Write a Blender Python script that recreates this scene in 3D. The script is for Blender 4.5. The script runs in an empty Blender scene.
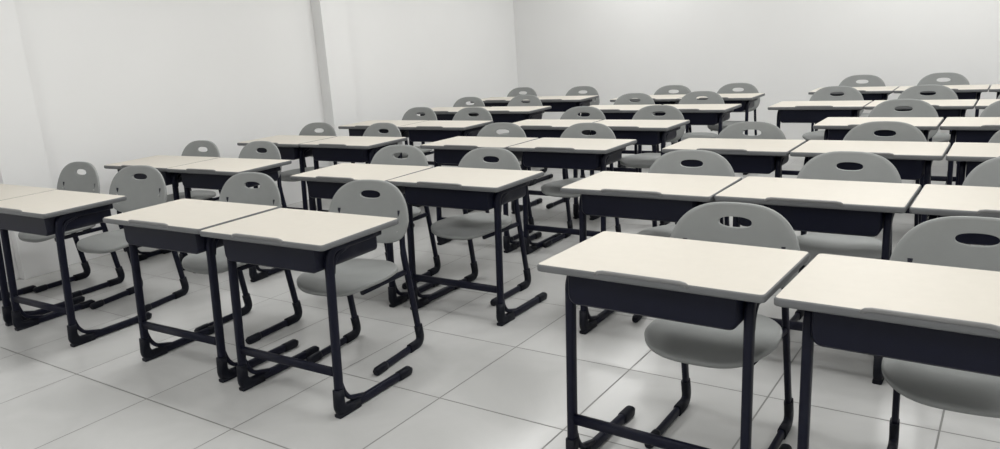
import bpy, bmesh, math, random
from mathutils import Vector, Matrix
random.seed(4)
sc=bpy.context.scene
sc.view_settings.view_transform='Standard'

# ---------------- materials ----------------
def mat(name,col,rough=.5,noise=0.,nscale=20.,bump=0.,bscale=200.,spec=.5,coat=0.,dark=.85):
    m=bpy.data.materials.new(name);m.use_nodes=True;nt=m.node_tree;b=nt.nodes['Principled BSDF']
    b.inputs['Base Color'].default_value=(*col,1);b.inputs['Roughness'].default_value=rough
    b.inputs['Specular IOR Level'].default_value=spec;b.inputs['Coat Weight'].default_value=coat
    tc=nt.nodes.new('ShaderNodeTexCoord')
    if noise:
        n=nt.nodes.new('ShaderNodeTexNoise');n.inputs['Scale'].default_value=nscale;n.inputs['Detail'].default_value=5
        nt.links.new(tc.outputs['Object'],n.inputs['Vector'])
        mx=nt.nodes.new('ShaderNodeMix');mx.data_type='RGBA'
        mx.inputs[6].default_value=(*[c*dark for c in col],1);mx.inputs[7].default_value=(*[min(1,c*(1+noise)) for c in col],1)
        nt.links.new(n.outputs['Fac'],mx.inputs[0]);nt.links.new(mx.outputs[2],b.inputs['Base Color'])
    if bump:
        n2=nt.nodes.new('ShaderNodeTexNoise');n2.inputs['Scale'].default_value=bscale
        nt.links.new(tc.outputs['Object'],n2.inputs['Vector'])
        bp=nt.nodes.new('ShaderNodeBump');bp.inputs['Strength'].default_value=bump;bp.inputs['Distance'].default_value=.002
        nt.links.new(n2.outputs['Fac'],bp.inputs['Height']);nt.links.new(bp.outputs['Normal'],b.inputs['Normal'])
    return m
M_wall=mat('painted_plaster',(.785,.785,.78),.6,.03,1.2,.12,60,dark=.97)
M_ceil=mat('ceiling_white',(.78,.78,.775),.8,.02,3)
M_top=mat('cream_laminate',(.60,.565,.50),.48,.03,30,.04,300,dark=.96,spec=.28)
M_edge=mat('grey_edge_band',(.13,.135,.14),.45)
M_lip=mat('grey_pencil_stop',(.20,.20,.20),.45)
M_navy=mat('navy_painted_steel',(.005,.006,.016),.42,.1,12,.08,150,spec=.2)
M_boot=mat('black_plastic_boot',(.004,.005,.010),.5,spec=.2)
M_shell=mat('grey_moulded_plastic',(.285,.295,.29),.58,.05,15,.15,350,dark=.93,spec=.3)
M_chrome=mat('screw_steel',(.4,.4,.4),.3)
def tile():
    m=bpy.data.materials.new('ceramic_tile');m.use_nodes=True;nt=m.node_tree;b=nt.nodes['Principled BSDF']
    tc=nt.nodes.new('ShaderNodeTexCoord');mp=nt.nodes.new('ShaderNodeMapping')
    mp.inputs['Location'].default_value=(.17,.1,0)
    br=nt.nodes.new('ShaderNodeTexBrick');br.offset=0;br.squash=1
    for k,v in (('Scale',1),('Mortar Size',.0042),('Mortar Smooth',.3),('Brick Width',.6),('Row Height',.6),('Bias',0)):br.inputs[k].default_value=v
    br.inputs['Color1'].default_value=(.53,.53,.52,1);br.inputs['Color2'].default_value=(.57,.57,.56,1);br.inputs['Mortar'].default_value=(.24,.24,.23,1)
    n=nt.nodes.new('ShaderNodeTexNoise');n.inputs['Scale'].default_value=2.2;n.inputs['Detail'].default_value=7;n.inputs['Distortion'].default_value=.8
    cr=nt.nodes.new('ShaderNodeValToRGB');cr.color_ramp.elements[0].position=.35;cr.color_ramp.elements[0].color=(.9,.9,.9,1);cr.color_ramp.elements[1].position=.65
    mx=nt.nodes.new('ShaderNodeMix');mx.data_type='RGBA';mx.blend_type='MULTIPLY';mx.inputs[0].default_value=1
    L=nt.links.new
    L(tc.outputs['Object'],mp.inputs[0]);L(mp.outputs[0],br.inputs['Vector']);L(tc.outputs['Object'],n.inputs['Vector']);L(n.outputs['Fac'],cr.inputs[0])
    L(br.outputs['Color'],mx.inputs[6]);L(cr.outputs[0],mx.inputs[7]);L(mx.outputs[2],b.inputs['Base Color'])
    b.inputs['Specular IOR Level'].default_value=.4
    mr=nt.nodes.new('ShaderNodeMapRange');mr.inputs[3].default_value=.27;mr.inputs[4].default_value=.6
    L(br.outputs['Fac'],mr.inputs[0]);L(mr.outputs[0],b.inputs['Roughness'])
    bp=nt.nodes.new('ShaderNodeBump');bp.invert=True;bp.inputs['Strength'].default_value=.4;bp.inputs['Distance'].default_value=.002
    L(br.outputs['Fac'],bp.inputs['Height']);L(bp.outputs[0],b.inputs['Normal'])
    return m
M_tile=tile()
def emis(s):
    m=bpy.data.materials.new('led_diffuser');m.use_nodes=True;b=m.node_tree.nodes['Principled BSDF']
    b.inputs['Emission Color'].default_value=(1,1,.98,1);b.inputs['Emission Strength'].default_value=s
    return m
M_led=emis(2.2)

# ---------------- mesh helper ----------------
class MB:
    def __init__(s):s.bm=bmesh.new()
    def face(s,vs,mi,smooth=True):
        try:f=s.bm.faces.new(vs);f.material_index=mi;f.smooth=smooth;return f
        except ValueError:return None
    def rings(s,rs,mi,caps=True,smooth=True,closed=True):
        V=[[s.bm.verts.new(p) for p in r] for r in rs];n=len(V[0])
        for a,b in zip(V,V[1:]):
            for i in range(n if closed else n-1):s.face((a[i],a[(i+1)%n],b[(i+1)%n],b[i]),mi,smooth)
        if caps:s.face(list(reversed(V[0])),mi,False);s.face(V[-1],mi,False)
        return V
    def box(s,a,b,mi,bev=.003):
        x0,y0,z0=a;x1,y1,z1=b
        def loop(d,z):return [(x0+d+bev,y0+d,z),(x1-d-bev,y0+d,z),(x1-d,y0+d+bev,z),(x1-d,y1-d-bev,z),(x1-d-bev,y1-d,z),(x0+d+bev,y1-d,z),(x0+d,y1-d-bev,z),(x0+d,y0+d+bev,z)]
        s.rings([loop(bev,z0),loop(0,z0+bev),loop(0,z1-bev),loop(bev,z1)],mi,True,False)
    def sweep(s,path,w,th,mi,N=12,p=3.):
        P=[Vector(q) for q in path];n=len(P);rs=[]
        for i,q in enumerate(P):
            t=(P[min(i+1,n-1)]-P[max(i-1,0)]).normalized()
            ax=Vector((1,0,0)) if abs(t.x)<.7 else Vector((0,0,1))
            nn=t.cross(ax).normalized();bb=nn.cross(t).normalized()
            T=th[i] if isinstance(th,(list,tuple)) else th;W=w[i] if isinstance(w,(list,tuple)) else w
            ring=[]
            for k in range(N):
                a=2*math.pi*(k+.5)/N;c,d=math.cos(a),math.sin(a)
                c=math.copysign(abs(c)**(2/p),c);d=math.copysign(abs(d)**(2/p),d)
                ring.append(q+bb*c*W/2+nn*d*T/2)
            rs.append(ring)
        s.rings(rs,mi)
    def mesh(s,name,mats):
        bmesh.ops.recalc_face_normals(s.bm,faces=s.bm.faces)
        me=bpy.data.meshes.new(name);s.bm.to_mesh(me);s.bm.free()
        for m in mats:me.materials.append(m)
        return me
def fillet(pts,r,seg=6):
    P=[Vector(p) for p in pts];out=[P[0]]
    for i in range(1,len(P)-1):
        rr=r[i-1] if isinstance(r,(list,tuple)) else r
        a=(P[i-1]-P[i]).normalized();b=(P[i+1]-P[i]).normalized()
        A=P[i]+a*rr;B=P[i]+b*rr
        for k in range(seg+1):
            t=k/seg;out.append(A*(1-t)**2+P[i]*2*t*(1-t)+B*t*t)
    out.append(P[-1]);return out
def subdiv(pth,step=.06):
    full=[]
    for a,c in zip(pth,pth[1:]):
        m=max(1,int((c-a).length/step));full+=[a+(c-a)*k/m for k in range(m)]
    full.append(pth[-1]);return full
def rrect(x0,y0,x1,y1,r,z,seg=5):
    o=[]
    for cx,cy,a0 in ((x1-r,y0+r,-90),(x1-r,y1-r,0),(x0+r,y1-r,90),(x0+r,y0+r,180)):
        for k in range(seg+1):
            a=math.radians(a0+90*k/seg);o.append((cx+r*math.cos(a),cy+r*math.sin(a),z))
    return o

# ---------------- desk ----------------
W,D=.733,.46
def desk_mesh():
    b=MB()
    h=W/2
    def R(d,z):return rrect(-h+d,d,h-d,D-d,.013,z)
    V=b.rings([R(.006,.724),R(.001,.727),R(0,.730),R(0,.744),R(.0015,.7475),R(.004,.749)],1,caps=False)
    b.face(list(reversed(V[0])),1,False)
    V2=[b.bm.verts.new(p) for p in R(.006,.750)]
    n=len(V2)
    for i in range(n):b.face((V[-1][i],V[-1][(i+1)%n],V2[(i+1)%n],V2[i]),0,True)
    b.face(V2,0,False)
    # pencil stop lip on front edge
    b.sweep([(-.15,.004,.742),(-.14,.002,.7495),(-.125,.002,.752),(.125,.002,.752),(.14,.002,.7495),(.15,.004,.742)],.012,.010,2,8)
    # book box
    def U(o,y):
        x=.278-o;zt=.724;zb=.612+o;r=.030-o*.5;pts=[(x,y,zt)]
        for k in range(7):
            a=math.radians(-90*k/6);pts.append((x-r+r*math.cos(a),y,zb+r+r*math.sin(a)))
        for k in range(7):
            a=math.radians(-90-90*k/6);pts.append((-x+r+r*math.cos(a),y,zb+r+r*math.sin(a)))
        pts.append((-x,y,zt));return pts
    y0,y1=.045,.40
    b.rings([U(.006,y0),U(0,y0+.006),U(0,y1),U(.004,y1),U(.004,y0+.012)],3,caps=False,closed=False)
    vs=[b.bm.verts.new(p) for p in U(.006,y0)];b.face(vs,3,False)
    vs=[b.bm.verts.new(p) for p in U(.004,y0+.012)];b.face(list(reversed(vs)),3,False)
    # side C frames
    for sx in (-1,1):
        x=sx*(h-.070)
        raw=[(x,.40,.704),(x,.098,.704),(x,.056,.022),(x,.50,.022)]
        full=subdiv(fillet(raw,[.06,.06],8))
        b.sweep(full,.028,.038,3,12,3.6)
        g=[(x,.072,.15),(x,.087,.095),(x,.115,.058),(x,.20,.034)]
        b.sweep(fillet(g,.02,4),.024,.020,3,8)
        g=[(x,.106,.60),(x,.114,.64),(x,.14,.672),(x,.20,.690)]
        b.sweep(fillet(g,.015,4),.024,.018,3,8)
        # front boot
        bt=fillet([(x,.058,.12),(x,.052,.020),(x,.16,.020)],.045,8)
        b.sweep(bt,.036,[.044+.012*math.sin(math.pi*i/(len(bt)-1)) for i in range(len(bt))],4,12,3.4)
        b.sweep([(x,.038,.009),(x,.16,.009)],.038,.018,4,8,4)
        # rear foot cap
        b.sweep([(x,.42,.022),(x,.432,.021),(x,.495,.021),(x,.508,.017)],[.034,.038,.038,.028],[.040,.042,.042,.030],4,12,3.4)
        b.box((x-.026,.07,.716),(x+.026,.40,.724),3,.002)
    xi=h-.070
    b.sweep([(-xi,.066,.19),(xi,.066,.19)],.038,.024,3,12,3.4)
    return b.mesh('school_desk_mesh',[M_top,M_edge,M_lip,M_navy,M_boot])

# ---------------- chair ----------------
def chair_mesh():
    b=MB()
    N=64
    def outl(a):
        c,s=math.cos(a),math.sin(a)
        if s>=0:
            x=math.copysign(abs(c)**(2/3.0),c);z=abs(s)**(2/2.5)
            return x*(.240-.022*z),.655+z*.183
        x=math.copysign(abs(c)**(2/3.6),c);z=-abs(s)**(2/3.0)
        return x*(.240+.022*z),.655+z*.115
    def hole(a):
        c,s=math.cos(a),math.sin(a)
        return .059*math.copysign(abs(c)**(2/2.4),c),.769+.019*math.copysign(abs(s)**(2/2.4),s)
    def ysurf(x,z):
        return .172+.055*((z-.54)/.30)-.50*x*x+.012*math.sin((z-.54)*8)
    T=.012
    def P(x,z,off):return Vector((x,ysurf(x,z)+off,z))
    K=6
    angs=[2*math.pi*i/N for i in range(N)]
    def loop(t,off):
        out=[]
        for a in angs:
            ho,hz=hole(a);ox,oz=outl(a);x=ho+(ox-ho)*t;z=hz+(oz-hz)*t
            out.append(P(x,z,off))
        return out
    seq=[(0.012,-T/2)]+[(k/K*.965+.015,-T/2) for k in range(1,K+1)]+[(.994,-T*.35),(1.,0),(.994,T*.35)]+[(k/K*.965+.015,T/2) for k in range(K,0,-1)]+[(0.012,T/2),(0,T*.3),(0,-T*.3),(0.012,-T/2)]
    b.rings([loop(t,o) for t,o in seq],0,caps=False)
    def so(a):
        c,s=math.cos(a),math.sin(a);p=3.2
        x=math.copysign(abs(c)**(2/p),c);y=math.copysign(abs(s)**(2/p),s)
        return x*(.220 if y<0 else .220-.022*y),y*(.212 if y<0 else .19)
    def zs(x,y):
        z=.432-.012*math.exp(-((x/.13)**2+((y-.03)/.12)**2))
        if y<-.10:z-=2.2*(y+.10)**2
        if y>.12:z+=3.2*(y-.12)**2
        z+=.15*x*x
        return z
    def sl(t,off):
        return [Vector((so(a)[0]*t,so(a)[1]*t,zs(so(a)[0]*t,so(a)[1]*t)+off)) for a in angs]
    seq=[(.06,T/2),(.25,T/2),(.45,T/2),(.65,T/2),(.82,T/2),(.93,T/2),(.975,T/2),(.995,T*.3),(1,0),(.995,-T*1.0),(.975,-T*1.2),(.93,-T/2),(.7,-T/2),(.4,-T/2),(.06,-T/2)]
    V=b.rings([sl(t,o) for t,o in seq],0,caps=False)
    b.face(V[0],0);b.face(list(reversed(V[-1])),0)
    for sx in (-1,1):
        x=sx*.190
        xb=sx*.178
        raw=[(xb,.203,.70),(x,.175,.50),(x*1.03,.245,.020),(x*1.03,-.13,.020)]
        full=subdiv(fillet(raw,[.05,.06],8))
        b.sweep(full,.022,[.034 if q.z<.5 else .028 for q in full],1,12,3.4)
        b.sweep(fillet([(x,.185,.402),(x*.93,.05,.400),(x*.85,-.13,.398)],.03,4),.022,.026,1,10)
        bt=fillet([(x*1.03,.232,.11),(x*1.03,.247,.020),(x*1.03,.14,.020)],.045,8)
        b.sweep(bt,.030,.046,2,12,3.4)
        b.sweep([(x*1.03,-.142,.016),(x*1.03,-.13,.020),(x*1.03,-.07,.020),(x*1.03,-.055,.022)],[.026,.032,.032,.028],[.030,.040,.040,.036],2,12,3.4)
        for z in (.60,.66):
            b.sweep([(xb*.98,.158+.05*(z-.54)/.3,z),(xb*.98,.172,z)],.012,.012,3,8,2)
    b.sweep([(-.165,-.06,.398),(.165,-.06,.398)],.022,.022,1,10)
    b.sweep([(-.185,.12,.400),(.185,.12,.400)],.022,.022,1,10)
    return b.mesh('school_chair_mesh',[M_shell,M_navy,M_boot,M_chrome])

DM=desk_mesh();CM=chair_mesh()
def put(me,name,x,y,rot):
    o=bpy.data.objects.new(name,me);sc.collection.objects.link(o);o.location=(x,y,0);o.rotation_euler=(0,0,math.radians(rot));return o
desks=[(-5.20,1.84,1.4),(-4.46,1.84,1.4),(-3.29,1.92,1.8),(-2.53,1.92,1.4),(-.91,2.01,-1.9),(-.155,1.98,-2),
(-5.20,3.01,3),(-4.46,3.03,2.5),(-3.235,3.04,1.5),(-2.495,3.06,0),(-1.455,3.14,0),(-.715,3.16,-.8),(.03,3.16,-.5),
(-5.13,4.12,.8),(-4.385,4.14,.5),(-3.235,4.24,0),(-2.49,4.25,-.8),(-1.44,4.35,0),(-.695,4.35,0),(.05,4.35,0),
(-5.01,5.18,1),(-4.27,5.18,.5),(-3.25,5.28,.5),(-2.51,5.28,-.5),(-.82,5.46,0),(-.075,5.47,0),
(-5.10,6.34,0),(-4.36,6.36,.6),(-3.20,6.42,0),(-2.46,6.42,-.5),(-1.43,6.60,0),(-.69,6.60,0),(.05,6.60,0),
(-5.12,7.45,0),(-4.38,7.45,0),(-3.27,7.40,0),(-2.53,7.41,0),(-1.40,7.90,0),(-.66,7.90,0),(.08,7.9,0)]
for x,y,r in desks:put(DM,'school_desk',x,y,r)
B=.215
chairs=[(-5.27,2.67,4),(-4.57,2.67,12),(-3.49,2.67,5),(-2.61,2.67,7),(-.835,2.67,0),(-.095,2.68,2),
(-5.31,3.65,3),(-4.67,3.70,2),(-3.31,3.70,5),(-2.60,3.69,0),(-1.41,3.79,4),(-.67,3.86,-2),(0.02,3.86,2),
(-5.18,4.75,3),(-4.43,4.77,-2),(-3.27,4.82,2),(-2.55,4.84,0),(-1.44,4.94,0),(-.68,4.98,0),(.06,4.98,0),
(-5.02,5.97,0),(-4.34,5.93,3),(-3.16,5.92,0),(-2.50,5.98,2),(-.74,6.25,0),(-.04,6.22,0),
(-5.16,7.00,0),(-4.5,7.12,0),(-3.22,7.11,0),(-2.57,7.20,0),(-1.42,7.45,0),(-.70,7.4,0),(.02,7.4,0),
(-5.21,8.19,0),(-4.35,8.15,0),(-3.17,8.0,0),(-2.5,8.08,0),(-1.43,8.75,0),(-.70,8.75,0),(.02,8.7,0)]
for x,y,r in chairs:
    a=math.radians(r);put(CM,'school_chair',x+B*math.sin(a),y-B*math.cos(a),r)

# ---------------- room ----------------
X0,X1,Y0,Y1,H=-5.95,3.2,-2.2,9.25,3.1
def boxobj(name,a,b,m):
    mb=MB();mb.box(a,b,0,.002);o=bpy.data.objects.new(name,mb.mesh(name,[m]));sc.collection.objects.link(o);return o
boxobj('floor',(X0-.1,Y0-.1,-.1),(X1+.1,Y1+.1,0),M_tile)
boxobj('ceiling',(X0-.1,Y0-.1,H),(X1+.1,Y1+.1,H+.1),M_ceil)
boxobj('wall_left',(X0-.12,Y0-.1,0),(X0,Y1+.1,H),M_wall)
boxobj('wall_right',(X1,Y0-.1,0),(X1+.12,Y1+.1,H),M_wall)
boxobj('wall_back',(X0,Y1,0),(X1,Y1+.12,H),M_wall)
boxobj('wall_front',(X0,Y0-.12,0),(X1,Y0,H),M_wall)
boxobj('trim_1',(X0-.02,5.56,0),(X0+.13,5.90,H),M_wall)
boxobj('trim_2',(X0-.02,2.44,0),(X0+.07,2.76,H),M_wall)
for i,x in enumerate((-4.0,-1.0,1.9)):
    for j,y in enumerate((0,3.,6.,8.3)):
        boxobj('ceiling_light_panel',(x-.3,y-.6,H-.03),(x+.3,y+.6,H-.002),M_led)
        l=bpy.data.lights.new('panel_light','AREA');l.shape='RECTANGLE';l.size=.56;l.size_y=1.16;l.energy=(27.5 if j<3 else 21);l.color=(1,.998,.985)
        o=bpy.data.objects.new('panel_light',l);o.location=(x,y,H-.04);sc.collection.objects.link(o)
w=bpy.data.worlds.new('World');sc.world=w;w.use_nodes=True
w.node_tree.nodes['Background'].inputs[0].default_value=(.8,.85,.9,1);w.node_tree.nodes['Background'].inputs[1].default_value=.5

# ---------------- camera ----------------
pitch,yaw,roll=[math.radians(v) for v in (13.67,34.78,-3.94)]
fw=Vector((-math.sin(yaw)*math.cos(pitch),math.cos(yaw)*math.cos(pitch),-math.sin(pitch)))
r=Vector((math.cos(yaw),math.sin(yaw),0));u=r.cross(fw)
r2=r*math.cos(roll)+u*math.sin(roll);u2=-r*math.sin(roll)+u*math.cos(roll)
cd=bpy.data.cameras.new('camera');cd.sensor_width=36;cd.lens=36*.772;cd.clip_start=.05
co=bpy.data.objects.new('camera',cd);sc.collection.objects.link(co)
m=Matrix((r2,u2,-fw)).transposed().to_4x4();m.translation=Vector((0,0,1.47));co.matrix_world=m
sc.camera=co
